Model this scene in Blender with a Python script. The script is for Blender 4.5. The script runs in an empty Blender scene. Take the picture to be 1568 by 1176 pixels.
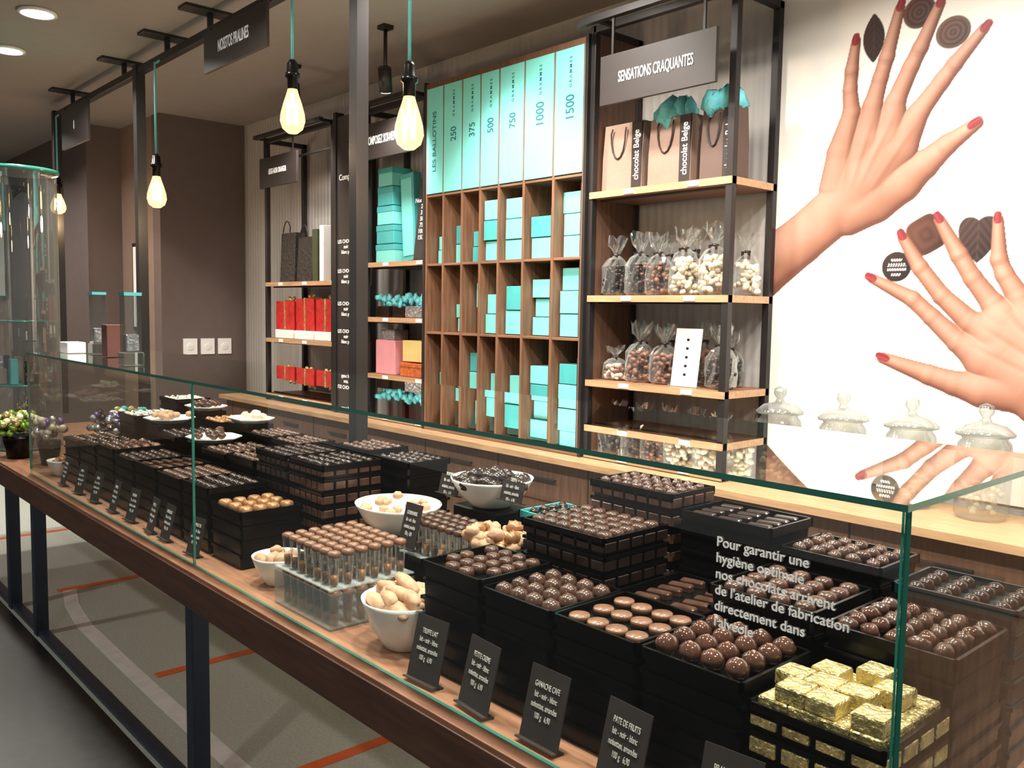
import bpy, math, random
import numpy as np
from mathutils import Vector, Matrix
random.seed(7)
SC=bpy.context.scene
COL=bpy.context.collection
rad=math.radians

# ------------------------------------------------------------------ materials
def s2l(c):
    return tuple(((v/255)/12.92 if v/255<=.04045 else (((v/255)+.055)/1.055)**2.4) for v in c)
MATS={}
def mat(name,rgb,rough=.5,metal=0,var=.12,scale=12,bump=0,bscale=60,spec=.5,stretch=None,emit=None,coat=0):
    if name in MATS: return MATS[name]
    m=bpy.data.materials.new(name); m.use_nodes=True
    nt=m.node_tree; b=nt.nodes['Principled BSDF']
    c=s2l(rgb)
    tc=nt.nodes.new('ShaderNodeTexCoord'); mp=nt.nodes.new('ShaderNodeMapping')
    nt.links.new(tc.outputs['Object'],mp.inputs[0])
    if stretch: mp.inputs['Scale'].default_value=stretch
    n=nt.nodes.new('ShaderNodeTexNoise'); n.inputs['Scale'].default_value=scale; n.inputs['Detail'].default_value=5
    nt.links.new(mp.outputs[0],n.inputs['Vector'])
    r=nt.nodes.new('ShaderNodeValToRGB')
    r.color_ramp.elements[0].position=.3; r.color_ramp.elements[1].position=.7
    r.color_ramp.elements[0].color=tuple(max(0,v*(1-var)) for v in c)+(1,)
    r.color_ramp.elements[1].color=tuple(min(1,v*(1+var)) for v in c)+(1,)
    nt.links.new(n.outputs['Fac'],r.inputs[0]); nt.links.new(r.outputs[0],b.inputs['Base Color'])
    b.inputs['Roughness'].default_value=rough; b.inputs['Metallic'].default_value=metal
    b.inputs['Specular IOR Level'].default_value=spec
    b.inputs['Coat Weight'].default_value=coat
    if emit:
        b.inputs['Emission Color'].default_value=s2l(rgb)+(1,); b.inputs['Emission Strength'].default_value=emit
    if bump:
        n2=nt.nodes.new('ShaderNodeTexNoise'); n2.inputs['Scale'].default_value=bscale
        nt.links.new(tc.outputs['Object'],n2.inputs['Vector'])
        bp=nt.nodes.new('ShaderNodeBump'); bp.inputs['Strength'].default_value=bump; bp.inputs['Distance'].default_value=.01
        nt.links.new(n2.outputs['Fac'],bp.inputs['Height']); nt.links.new(bp.outputs[0],b.inputs['Normal'])
    MATS[name]=m; return m
def glassmat(name,tint=(.965,.985,.975),base=0.0,gain=1.0,edge=0.0,ecol=(.8,.85,.83)):
    m=bpy.data.materials.new(name); m.use_nodes=True; nt=m.node_tree
    for n in list(nt.nodes): nt.nodes.remove(n)
    out=nt.nodes.new('ShaderNodeOutputMaterial'); mx=nt.nodes.new('ShaderNodeMixShader')
    tr=nt.nodes.new('ShaderNodeBsdfTransparent'); tr.inputs[0].default_value=tint+(1,)
    gl=nt.nodes.new('ShaderNodeBsdfGlossy'); gl.inputs['Roughness'].default_value=.01; gl.inputs[0].default_value=(.95,1,.98,1)
    fr=nt.nodes.new('ShaderNodeFresnel'); fr.inputs[0].default_value=1.5
    ge=nt.nodes.new('ShaderNodeNewGeometry')
    inv=nt.nodes.new('ShaderNodeMath'); inv.operation='SUBTRACT'; inv.inputs[0].default_value=1
    nt.links.new(ge.outputs['Backfacing'],inv.inputs[1])
    mu=nt.nodes.new('ShaderNodeMath'); mu.operation='MULTIPLY'
    nt.links.new(fr.outputs[0],mu.inputs[0]); nt.links.new(inv.outputs[0],mu.inputs[1])
    ma=nt.nodes.new('ShaderNodeMath'); ma.operation='MULTIPLY_ADD'; ma.inputs[1].default_value=gain; ma.inputs[2].default_value=base; ma.use_clamp=True
    nt.links.new(mu.outputs[0],ma.inputs[0])
    nt.links.new(ma.outputs[0],mx.inputs[0]); nt.links.new(tr.outputs[0],mx.inputs[1]); nt.links.new(gl.outputs[0],mx.inputs[2])
    last=mx
    if edge:
        lw=nt.nodes.new('ShaderNodeLayerWeight'); lw.inputs[0].default_value=.25
        df=nt.nodes.new('ShaderNodeBsdfDiffuse'); df.inputs[0].default_value=ecol+(1,)
        m2=nt.nodes.new('ShaderNodeMixShader'); mm=nt.nodes.new('ShaderNodeMath'); mm.operation='MULTIPLY'; mm.inputs[1].default_value=edge
        nt.links.new(lw.outputs['Facing'],mm.inputs[0]); nt.links.new(mm.outputs[0],m2.inputs[0])
        nt.links.new(mx.outputs[0],m2.inputs[1]); nt.links.new(df.outputs[0],m2.inputs[2]); last=m2
    nt.links.new(last.outputs[0],out.inputs[0]); MATS[name]=m; return m
GLASS=glassmat('clear_glass',gain=1.8)
VESSEL=glassmat('vessel_glass',tint=(.96,.97,.97),base=.06,edge=.5)
JARG=glassmat('jar_glass',tint=(.80,.83,.82),base=.12,edge=1.0,ecol=(.26,.28,.27))
FILM=glassmat('cellophane_film',tint=(.98,.98,.98),base=.10,gain=2.0,edge=.35)
EDGE=mat('glass_edge_green',(46,122,106),.15,var=.25,scale=4,emit=.04)
WOOD=mat('walnut_wood',(130,92,68),.45,var=.3,scale=5,stretch=(1.2,14,14))
WOODV=mat('walnut_wood_divider',(122,86,64),.5,var=.3,scale=5,stretch=(14,14,1.2))
WOODD=mat('walnut_wood_vertical',(98,70,54),.5,var=.3,scale=5,stretch=(14,14,1.2))
WOODL=mat('oak_edge_wood',(184,146,110),.4,var=.2,scale=5,stretch=(1.2,14,14))
TABLE=mat('table_wood',(156,112,86),.4,var=.28,scale=6,stretch=(1,12,12))
BLACKM=mat('black_steel',(38,35,35),.45,metal=.2,var=.1)
STEELB=mat('blue_grey_steel',(48,58,76),.4,metal=.2,var=.1)
BLACKP=mat('black_plastic',(10,9,9),.26,var=.1,spec=.18)
TEALB=mat('dark_teal_tray',(14,44,48),.3,var=.1,spec=.3)
SIGN=mat('sign_board',(46,40,39),.5,var=.08)
TEAL=mat('turquoise_card',(122,214,209),.5,var=.04,scale=3)
TEALD=mat('turquoise_card_dark',(74,172,174),.5,var=.05)
TEALT=mat('turquoise_tissue',(114,208,218),.6,var=.15,scale=20,bump=.4)
KRAFT=mat('kraft_brown_paper',(150,124,110),.6,var=.06,bump=.1)
KRAFTD=mat('brown_paper_side',(92,72,64),.6,var=.06)
KRAFTH=mat('dark_paper_band',(48,38,35),.6,var=.06)
WHITE=mat('white_ceramic',(240,240,236),.2,var=.02)
PAPERW=mat('white_paper',(240,239,236),.6,var=.02)
TXT=mat('white_lettering',(245,243,238),.6,var=.01,emit=.25)
TXTG=mat('chalk_lettering',(200,198,192),.7,var=.2,scale=200)
TXTT=mat('teal_lettering',(26,98,108),.6,var=.01)
CHD=mat('dark_chocolate',(40,28,24),.24,var=.2,scale=40)
CHM=mat('milk_chocolate',(76,52,42),.24,var=.35,scale=40)
CHL=mat('light_milk_chocolate',(126,90,70),.28,var=.2,scale=40)
CHG=mat('glossy_truffle_chocolate',(78,50,39),.08,var=.35,scale=50,coat=.8)
BISC=mat('biscuit_beige',(190,150,118),.6,var=.22,scale=30,bump=.3)
CREAM=mat('cream_dragee',(226,216,190),.35,var=.06)
ALM=mat('roasted_almond',(134,88,64),.45,var=.2,scale=30)
GOLDC=mat('gold_candied',(166,120,80),.3,metal=.25,var=.3,scale=40)
GOLD=mat('gold_foil',(206,188,130),.28,metal=.65,var=.4,scale=45,bump=.8,bscale=110)
RED=mat('red_gift_paper',(194,46,42),.4,var=.25,scale=30)
PINK=mat('pink_box',(225,152,160),.5,var=.05)
YELL=mat('yellow_box',(226,198,128),.5,var=.05)
ORNG=mat('orange_pattern_box',(190,98,50),.5,var=.35,scale=60)
SILV=mat('silver_foil',(190,190,195),.25,metal=.7,var=.2,scale=50,bump=.6)
GREENF=mat('green_foil',(120,152,62),.35,metal=.4,var=.35,scale=40)
PURP=mat('purple_foil',(112,84,136),.3,metal=.5,var=.3,scale=40)
QUILT=mat('quilted_black',(44,38,36),.5,var=.2,scale=40,bump=.6,bscale=40)

# ------------------------------------------------------------------ mesh builder
class MB:
    def __init__(s): s.v=[];s.f=[];s.m=[];s.s=[];s.slots=[];s.M=Matrix.Identity(4)
    def mi(s,m):
        if m not in s.slots: s.slots.append(m)
        return s.slots.index(m)
    def add(s,vs,fs,m,sm=False):
        o=len(s.v); M=s.M
        s.v+= [tuple(M@Vector(p)) for p in vs]; k=s.mi(m)
        for f in fs: s.f.append([i+o for i in f]); s.m.append(k); s.s.append(sm)
    def box(s,x0,x1,y0,y1,z0,z1,m,mside=None):
        vs=[(x0,y0,z0),(x1,y0,z0),(x1,y1,z0),(x0,y1,z0),(x0,y0,z1),(x1,y0,z1),(x1,y1,z1),(x0,y1,z1)]
        tb=[(3,2,1,0),(4,5,6,7)]; sd=[(0,1,5,4),(1,2,6,5),(2,3,7,6),(3,0,4,7)]
        if mside: s.add(vs,tb,m); s.add(vs,sd,mside)
        else: s.add(vs,tb+sd,m)
    def cb(s,c,w,d,h,m,b=.0):
        x,y,z=c
        if b: s.rings([(z,w-2*b,d-2*b),(z+b,w,d),(z+h-b,w,d),(z+h,w-2*b,d-2*b)],x,y,m,corner=b)
        else: s.box(x-w/2,x+w/2,y-d/2,y+d/2,z,z+h,m)
    def rings(s,rs,x,y,m,corner=.3,smooth=False,rot=0):
        # corner below .02 is an absolute cut in metres, otherwise a fraction of the smaller side
        vs=[];n=8
        ca,sa=math.cos(rot),math.sin(rot)
        for z,w,d in rs:
            c=corner if corner<.02 else corner*min(w,d)
            c=min(c,min(w,d)*.49)
            for px,py in [(-w/2+c,-d/2),(w/2-c,-d/2),(w/2,-d/2+c),(w/2,d/2-c),(w/2-c,d/2),(-w/2+c,d/2),(-w/2,d/2-c),(-w/2,-d/2+c)]:
                vs.append((x+px*ca-py*sa,y+px*sa+py*ca,z))
        fs=[tuple(range(n-1,-1,-1))]
        for i in range(len(rs)-1):
            for j in range(n):
                a=i*n+j;b=i*n+(j+1)%n; fs.append((a,b,b+n,a+n))
        fs.append(tuple((len(rs)-1)*n+j for j in range(n)))
        s.add(vs,fs,m,smooth)
    def lathe(s,x,y,prof,m,seg=20,smooth=True,caps=True):
        vs=[];fs=[]
        for r,z in prof:
            for j in range(seg):
                a=2*math.pi*j/seg; vs.append((x+r*math.cos(a),y+r*math.sin(a),z))
        for i in range(len(prof)-1):
            for j in range(seg):
                a=i*seg+j;b=i*seg+(j+1)%seg; fs.append((a,b,b+seg,a+seg))
        if caps:
            fs.append(tuple(range(seg-1,-1,-1))); fs.append(tuple((len(prof)-1)*seg+j for j in range(seg)))
        s.add(vs,fs,m,smooth)
    def blob(s,c,rx,ry,rz,m,rot=0,u=9,w=6,jit=0,tilt=0):
        vs=[];fs=[];ca,sa=math.cos(rot),math.sin(rot);ct,st=math.cos(tilt),math.sin(tilt)
        for i in range(w+1):
            t=math.pi*i/w
            for j in range(u):
                a=2*math.pi*j/u; k=1+random.uniform(-jit,jit)
                px=rx*math.sin(t)*math.cos(a)*k;py=ry*math.sin(t)*math.sin(a)*k;pz=-rz*math.cos(t)*k
                px,pz=px*ct-pz*st,px*st+pz*ct
                vs.append((c[0]+px*ca-py*sa,c[1]+px*sa+py*ca,c[2]+pz))
        for i in range(w):
            for j in range(u):
                a=i*u+j;b=i*u+(j+1)%u; fs.append((a,b,b+u,a+u))
        s.add(vs,fs,m,True)
    def tube(s,pts,r,m,seg=8):
        vs=[];fs=[];pts=[Vector(p) for p in pts]
        for i,p in enumerate(pts):
            d=(pts[min(i+1,len(pts)-1)]-pts[max(i-1,0)]).normalized()
            a=d.orthogonal().normalized() if i==0 else (a-d*a.dot(d)).normalized()
            b=d.cross(a)
            for j in range(seg):
                t=2*math.pi*j/seg; vs.append(tuple(p+(a*math.cos(t)+b*math.sin(t))*r))
        for i in range(len(pts)-1):
            for j in range(seg):
                q=i*seg+j;w=i*seg+(j+1)%seg; fs.append((q,w,w+seg,q+seg))
        fs.append(tuple(range(seg-1,-1,-1)));fs.append(tuple((len(pts)-1)*seg+j for j in range(seg)))
        s.add(vs,fs,m,True)
    def obj(s,name,parent=None,bevel=0):
        me=bpy.data.meshes.new(name); me.from_pydata(s.v,[],s.f)
        for m in s.slots: me.materials.append(m)
        me.polygons.foreach_set('material_index',s.m); me.polygons.foreach_set('use_smooth',s.s); me.update()
        o=bpy.data.objects.new(name,me); COL.objects.link(o)
        if parent: o.parent=parent
        if bevel:
            b=o.modifiers.new('bevel','BEVEL'); b.width=bevel; b.segments=2; b.limit_method='ANGLE'
        return o
def text(body,loc,size,m,parent=None,rot=(90,0,0),align='CENTER',name='lettering',sx=1,sp=1.0):
    c=bpy.data.curves.new(name,'FONT'); c.body=body; c.size=size; c.align_x=align; c.align_y='CENTER'; c.extrude=.0004
    c.space_line=sp; c.materials.append(m); c.offset=size*.008
    o=bpy.data.objects.new(name,c); COL.objects.link(o); o.location=loc; o.rotation_euler=[rad(a) for a in rot]; o.scale=(sx,1,1)
    if parent: o.parent=parent
    return o

# ------------------------------------------------------------------ room
def slab(name,x0,x1,y0,y1,z0,z1,m): 
    b=MB(); b.box(x0,x1,y0,y1,z0,z1,m); return b.obj(name)
FLOORM=mat('floor_lit_side',(196,204,194),.45,var=.12,scale=90)  # pale tone stands in for light on the floor under the table
FLOORD=mat('floor_shaded_side',(34,36,36),.4,var=.25,scale=25)  # dimness of the customer side put into the floor colour
CEILM=mat('taupe_ceiling_paint',(142,133,129),.8,var=.03)
BROWNW=mat('dark_brown_wall_paint',(104,90,86),.7,var=.04,bump=.15,bscale=200)
BROWNL=mat('mid_brown_wall_paint',(136,115,102),.7,var=.04,bump=.15,bscale=200)
def bead():
    m=mat('beadboard_wall',(176,172,168),.6,var=.03)
    nt=m.node_tree;b=nt.nodes['Principled BSDF']
    tc=nt.nodes.new('ShaderNodeTexCoord'); w=nt.nodes.new('ShaderNodeTexWave'); w.bands_direction='X'; w.inputs['Scale'].default_value=7
    w.wave_profile='SIN'
    nt.links.new(tc.outputs['Object'],w.inputs['Vector'])
    bp=nt.nodes.new('ShaderNodeBump'); bp.inputs['Strength'].default_value=.5; bp.inputs['Distance'].default_value=.006
    nt.links.new(w.outputs['Fac'],bp.inputs['Height']); nt.links.new(bp.outputs[0],b.inputs['Normal']); return m
BEAD=bead()
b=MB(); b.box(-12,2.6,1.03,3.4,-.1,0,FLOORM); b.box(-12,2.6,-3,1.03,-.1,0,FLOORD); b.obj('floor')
slab('ceiling',-12,2.6,-3,3.4,3.0,3.1,CEILM)
slab('wall_back',-6.82,2.6,3.2,3.35,0,3.0,BEAD)
b=MB(); b.box(-6.97,-6.82,2.52,3.35,0,3,BROWNW); b.box(-7.67,-6.97,2.52,2.67,0,3,BROWNL); b.box(-7.82,-7.67,2.25,2.67,0,3,BROWNW)
b.box(-10.3,-7.82,2.25,2.4,0,3,BROWNW); b.obj('wall_left')
slab('wall_far',-10.45,-10.3,-3,2.4,0,3,BROWNL)
b=MB(); W=mat('white_floor_tape',(248,250,248),.5)
pts=[(-5.1,1.36),(-4.8,1.29),(-4.45,1.25),(-3.9,1.24),(-3.4,1.235),(-2.9,1.235),(-2.2,1.24),(-1.4,1.25)]
vs=[];fs=[]
for i,(x,y) in enumerate(pts): vs+=[(x,y-.035,.002),(x,y+.035,.002)]
for i in range(len(pts)-1): fs.append((2*i,2*i+2,2*i+3,2*i+1))
b.add(vs,fs,W)
O=mat('orange_floor_tape',(250,118,58),.5)
for x in (-1.5,-2.57,-3.65,-5.1,-6.5): b.box(x-.025,x+.025,1.3,2.7,.0005,.003,O)
b.obj('floor_marking_tape')
EM=mat('lamp_emitter',(255,242,222),.5,var=.01,emit=14)
LC=(1,.925,.83)
def downlight(x,y,power=30,col=LC):
    b=MB(); b.lathe(x,y,[(.075,2.985),(.09,2.985),(.09,2.999),(.05,2.999)],WHITE,24,caps=False)
    b.lathe(x,y,[(.0001,2.99),(.07,2.99)],EM,24,caps=False)
    o=b.obj('ceiling_downlight')
    l=bpy.data.lights.new('downlight_lamp','AREA'); l.shape='DISK'; l.size=.16; l.energy=power; l.color=col; l.spread=rad(150)
    lo=bpy.data.objects.new('downlight_lamp',l); COL.objects.link(lo); lo.location=(x,y,2.975); lo.parent=o
    return o
for x,y in [(-4.95,1.24),(-5.78,1.29),(-7.4,1.2),(-9,1.2)]: downlight(x,y,30)
for x in (-3.4,-2.2,-1.1,.0): downlight(x,1.15,35)  # added downlights out of view, to light the display
for x in (-2.65,-1.4,-.2): downlight(x,2.3,28)  # added out of view too, to light the staff side
for x in (-4.5,-1): downlight(x,-1.2,20)  # unseen fill downlights added over the customer side
def spot(name,x,y,z,tx,ty,tz,power,ang=60,col=(1,.94,.86)):
    b=MB(); d=(Vector((tx,ty,tz))-Vector((x,y,z))).normalized(); p=Vector((x,y,z))
    b.tube([p-d*.07,p+d*.05],.035,BLACKM,14); b.tube([p,(x,y,3.0)],.01,BLACKM); b.cb((x,y,2.98),.06,.06,.02,BLACKM)
    b.tube([p+d*.045,p+d*.054],.028,EM,14)
    o=b.obj(name)
    l=bpy.data.lights.new('spot_lamp','SPOT'); l.energy=power; l.spot_size=rad(ang); l.spot_blend=.8; l.color=col; l.shadow_soft_size=.05
    lo=bpy.data.objects.new('spot_lamp',l); COL.objects.link(lo); lo.location=p+d*.07
    lo.rotation_euler=d.to_track_quat('-Z','Y').to_euler(); lo.parent=o
spot('track_spotlight',-1.0,1.55,2.85,-1.2,3.2,1.35,80,85)
spot('track_spotlight',.1,1.55,2.85,-.3,3.2,1.35,80,85)
spot('track_spotlight',-2.2,2.05,2.88,-2.4,3.1,1.5,85,75)
spot('track_spotlight',-3.1,2.1,2.9,-3.2,3.1,1.6,90,75)
spot('track_spotlight',-3.90,2.6,2.72,-4.5,3.1,1.5,60,95)
spot('track_spotlight',-4.9,2.62,2.82,-5.5,3.1,1.4,60,95)

# ------------------------------------------------------------------ poster with hands (flat mural)
def poster():
    x0,x1,z0,z1=-2.0,.6,.93,2.995; st=.0031
    nx=int((x1-x0)/st);nz=int((z1-z0)/st)
    X,Z=np.meshgrid(np.linspace(x0,x1,nx),np.linspace(z0,z1,nz))
    col=np.empty(X.shape+(3,)); col[:]=s2l((240,235,226))
    def chainset(chains):
        H=np.full(X.shape,-1e9); 
        for ch in chains:
            for (ax,az,ar),(bx,bz,br) in zip(ch[:-1],ch[1:]):
                dx,dz=bx-ax,bz-az; L=dx*dx+dz*dz
                t=np.clip(((X-ax)*dx+(Z-az)*dz)/L,0,1); r=ar+(br-ar)*t
                d2=(X-ax-t*dx)**2+(Z-az-t*dz)**2
                h=(r*r-d2)/(r)
                k=.016; e=np.clip(.5+.5*(h-H)/k,0,1)
                H=np.where(H<-1e8,h,H+(h-H)*e+k*e*(1-e))
        return H
    def paint(chains,nails,knuck,tend,ax0):
        H=chainset(chains)
        hh=np.sqrt(np.clip(H,0,None)*.05+1e-6)
        gz,gx=np.gradient(hh,st); n=1/np.sqrt(1+gx*gx*1.2+gz*gz*1.2)
        l=np.clip((-gx*-.34+ -gz*.46)*n*1.0+n*.80,0,1.1)
        l+= .035*np.sin(X*31+Z*17)*np.sin(Z*27-X*11)
        l=np.clip(l,.05,1.02)
        for (kx,kz,kr,ka) in knuck:
            ca,sa=math.cos(ka),math.sin(ka); u=(X-kx)*ca+(Z-kz)*sa; v=-(X-kx)*sa+(Z-kz)*ca
            for o in (-.007,0,.007): l-= .17*np.exp(-((v-o-u*u*6)/.0018)**2)*np.exp(-(u/(kr*.6))**2)
            l+= .05*np.exp(-((v+.018)/.012)**2)*np.exp(-(u/.014)**2)
        for (ax,az,bx,bz) in tend:
            dx,dz=bx-ax,bz-az; L=math.hypot(dx,dz); t=((X-ax)*dx+(Z-az)*dz)/L/L; w=np.exp(-((t-.5)/.38)**4)
            d=((X-ax)*dz-(Z-az)*dx)/L
            l+= .05*w*np.exp(-(d/.007)**2) - .14*w*np.exp(-((d-.016)/.009)**2)
        l-= .30*np.clip((ax0[0]*(X-ax0[2])+ax0[1]*(Z-ax0[3])),0,1)
        t=np.clip((l-.08)/.9,0,1)[...,None]
        a=np.array(s2l((104,62,48)));mid=np.array(s2l((162,112,90)));bb=np.array(s2l((202,156,136)))
        sk=np.where(t<.55,a+(mid-a)*t/.55,mid+(bb-mid)*(t-.55)/.45)
        al=np.clip(H/.0025,0,1)[...,None]
        col[:]=col*(1-al)+sk*al
        for (nx_,nz_,ang,a_,b_) in nails:
            ca,sa=math.cos(ang),math.sin(ang);u=(X-nx_)*ca+(Z-nz_)*sa;v=-(X-nx_)*sa+(Z-nz_)*ca
            q=(np.abs(u/a_)**2.6+np.abs(v/b_)**2.6); al=np.clip((1-q)*5,0,1)[...,None]
            c=np.array(s2l((130,44,50)))*(1+.6*np.exp(-((v-.004)/.004)**2))[...,None]
            col[:]=col*(1-al)+c*al
    def choc(cx,cz,rx,rz,c,kind,ang=0):
        ca,sa=math.cos(ang),math.sin(ang);u=((X-cx)*ca+(Z-cz)*sa)/rx;v=(-(X-cx)*sa+(Z-cz)*ca)/rz
        if kind=='disc' or kind=='text': q=np.sqrt(u*u+v*v)
        elif kind=='square': q=(np.abs(u)**4+np.abs(v)**4)**.25
        elif kind=='leaf': q=np.maximum(np.abs(v),np.abs(u)/(1.0001-np.clip(np.abs(v),0,1)**2.0))
        else: q=np.sqrt((u*(1.0))**2+(v+ .25-.55*np.abs(u)**.8)**2)
        sh=.75+.5*np.clip(v,-1,1)*.5-.25*u
        if kind=='disc': sh=sh+.35*np.cos(q*22)*(q<.9)
        if kind=='leaf': sh=sh+.35*(np.abs(u)<.06)+.2*np.cos((v+np.abs(u)*.7)*22)
        if kind=='heart': sh=sh+.3*(np.abs(u)<.04)+.25*np.cos((v+np.abs(u)*1.2)*14)
        if kind=='square': sh=sh+.15*np.cos(q*12)
        al=np.clip((1-q)*18,0,1)[...,None]; c=np.array(s2l(c))*np.clip(sh,.2,1.8)[...,None]
        col[:]=col*(1-al)+c*al
        if kind=='text':
            for i,(w,zz) in enumerate([(.35,.45),(.6,.12),(.6,-.18),(.3,-.5)]):
                mk=(np.abs(v-zz)<.09)&(np.abs(u)<w)&(np.sin(u*38+i*2+np.sin(v*30)*1.5)>-.1)
                col[mk]=s2l((225,220,215))
    A=[[(-2.25,1.56,.14),(-2.02,1.735,.115),(-1.85,1.85,.10),(-1.70,1.965,.10),(-1.60,2.06,.12)],
       [(-1.71,2.04,.075),(-1.70,2.17,.058),(-1.665,2.31,.038)],[(-1.66,2.03,.09),(-1.60,2.2,.065),(-1.585,2.325,.04)],
       [(-1.62,2.05,.10),(-1.52,2.2,.07),(-1.50,2.325,.041)],[(-1.58,2.07,.105),(-1.485,2.16,.078),(-1.415,2.275,.042)],
       [(-1.665,2.31,.036),(-1.675,2.40,.029),(-1.672,2.47,.028),(-1.66,2.575,.019)],
       [(-1.585,2.325,.038),(-1.56,2.42,.031),(-1.54,2.49,.030),(-1.50,2.655,.020)],
       [(-1.50,2.325,.038),(-1.45,2.44,.032),(-1.42,2.50,.030),(-1.36,2.635,.020)],
       [(-1.415,2.275,.039),(-1.34,2.37,.032),(-1.30,2.42,.030),(-1.21,2.52,.020)],
       [(-1.66,1.95,.095),(-1.56,1.99,.095),(-1.46,2.04,.078),(-1.385,2.09,.054),(-1.31,2.15,.038),(-1.215,2.21,.022)]]
    nl=[(-1.661,2.58,1.45,.024,.015),(-1.497,2.665,1.3,.024,.016),(-1.356,2.645,1.15,.024,.016),(-1.203,2.527,.83,.024,.016),(-1.222,2.212,.55,.028,.015)]
    kn=[(-1.674,2.45,.03,0),(-1.545,2.475,.03,-.25),(-1.43,2.48,.03,-.42),(-1.31,2.405,.03,-.75),(-1.33,2.135,.03,-.9)]
    tn=[(-1.70,2.02,-1.665,2.30),(-1.67,2.02,-1.585,2.31),(-1.64,2.02,-1.50,2.31),(-1.60,2.0,-1.42,2.26)]
    choc(-1.43,2.625,.058,.058,(86,54,44),'disc'); choc(-1.31,2.53,.060,.056,(96,66,54),'disc')
    paint(A,nl,kn,tn,(-1.2,-3.0,-1.80,1.83))
    choc(-1.592,2.57,.042,.09,(60,40,36),'leaf',0.03)
    choc(-1.365,1.845,.062,.068,(96,58,46),'square',.5); choc(-1.19,1.83,.068,.075,(66,46,42),'heart'); choc(-1.465,1.735,.056,.056,(48,34,32),'text')
    B=[[(-.55,.95,.16),(-.80,1.22,.14),(-.98,1.38,.15),(-1.08,1.45,.10)],
       [(-1.0,1.36,.12),(-1.14,1.42,.08),(-1.235,1.47,.04)],[(-1.0,1.45,.12),(-1.12,1.5,.08),(-1.2,1.54,.04)],[(-.98,1.45,.12),(-1.10,1.55,.07),(-1.13,1.6,.04)],[(-.95,1.45,.12),(-1.02,1.55,.07),(-1.05,1.62,.04)],
       [(-1.235,1.47,.039),(-1.33,1.555,.032),(-1.40,1.618,.030),(-1.555,1.695,.019)],
       [(-1.2,1.54,.039),(-1.30,1.63,.032),(-1.38,1.73,.030),(-1.448,1.84,.020)],
       [(-1.13,1.60,.038),(-1.20,1.69,.032),(-1.25,1.77,.030),(-1.322,1.895,.020)],
       [(-1.05,1.62,.038),(-1.10,1.70,.031),(-1.12,1.75,.029),(-1.13,1.88,.019)],
       [(-.98,1.33,.10),(-1.15,1.31,.062),(-1.24,1.325,.044),(-1.33,1.35,.037),(-1.50,1.402,.022)]]
    nl=[(-1.56,1.698,2.68,.026,.016),(-1.452,1.85,2.1,.024,.016),(-1.325,1.903,2.1,.024,.015),(-1.131,1.89,1.65,.022,.014),(-1.50,1.405,2.85,.03,.014)]
    kn=[(-1.385,1.605,.03,.9),(-1.37,1.72,.03,.7),(-1.245,1.76,.03,.6),(-1.12,1.74,.03,.1)]
    tn=[(-.92,1.32,-1.23,1.465),(-.92,1.36,-1.19,1.53),(-.9,1.36,-1.12,1.59)]
    paint(B,nl,kn,tn,(0,-2.5,0,1.36))
    n=nx*nz; me=bpy.data.meshes.new('wall_poster'); me.vertices.add(n)
    co=np.empty((n,3)); co[:,0]=X.ravel(); co[:,1]=3.19; co[:,2]=Z.ravel(); me.vertices.foreach_set('co',co.ravel())
    i=np.arange((nx-1)*(nz-1)); r=i//(nx-1); c=i%(nx-1); a=r*nx+c
    q=np.stack([a,a+1,a+nx+1,a+nx],1).astype(np.int32)
    nf=len(q); me.loops.add(nf*4); me.loops.foreach_set('vertex_index',q.ravel()); me.polygons.add(nf)
    me.polygons.foreach_set('loop_start',np.arange(nf,dtype=np.int32)*4); me.update(); me.validate()
    ca=me.color_attributes.new('Col','FLOAT_COLOR','POINT'); cc=np.ones((n,4)); cc[:,:3]=col.reshape(-1,3); ca.data.foreach_set('color',cc.ravel())
    m=bpy.data.materials.new('poster_print'); m.use_nodes=True; nt=m.node_tree; bs=nt.nodes['Principled BSDF']; bs.inputs['Roughness'].default_value=.5
    at=nt.nodes.new('ShaderNodeAttribute'); at.attribute_name='Col'; nt.links.new(at.outputs['Color'],bs.inputs['Base Color'])
    me.materials.append(m); o=bpy.data.objects.new('wall_poster_of_hands',me); COL.objects.link(o)
poster()

# ------------------------------------------------------------------ back counter
b=MB()
b.box(-6.3,2.5,2.80,3.18,.08,.87,WOODD); b.box(-6.35,2.55,2.76,3.19,.87,.9,WOODL); b.box(-6.3,2.5,2.84,3.18,0,.08,BLACKM)
for i in range(15):
    x=-6.2+i*.6
    b.box(x-.003,x+.003,2.797,2.802,.1,.87,BLACKM)
    b.box(x+.2,x+.4,2.785,2.8,.78,.79,BLACKM)
b.box(-6.3,2.5,2.797,2.802,.68,.685,BLACKM)
b.obj('back_counter_cabinet',bevel=.002)

# ------------------------------------------------------------------ wall shelving
FY=2.89; BY=3.19
def frame(b,xa,xb,zt,t=.03,zb=.902,rear=True):
    for x in (xa,xb):
        b.box(x-t/2,x+t/2,FY-t/2,FY+t/2,zb,zt,BLACKM)
        if rear: b.box(x-t/2,x+t/2,BY-t,BY,zb,zt,BLACKM)
        b.box(x-t/2,x+t/2,FY,BY,zt-t,zt,BLACKM)
    b.box(xa,xb,FY-t/2,FY+t/2,zt-t,zt,BLACKM)
def shelf(b,xa,xb,z,m=WOOD):
    b.box(xa,xb,FY-.02,BY-.005,z-.028,z,m,WOODL)
    b.box(xa+.02,xb-.02,FY+.03,FY+.05,z-.036,z-.028,BLACKM)
    for x in np.arange(xa+.2,xb-.05,.33): b.box(x,x+.055,FY-.024,FY-.0195,z-.024,z-.004,PAPERW)
b=MB(); frame(b,-2.70,-1.98,2.79); 
for z in (2.077,1.627,1.253): shelf(b,-2.70,-1.965,z)
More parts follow.
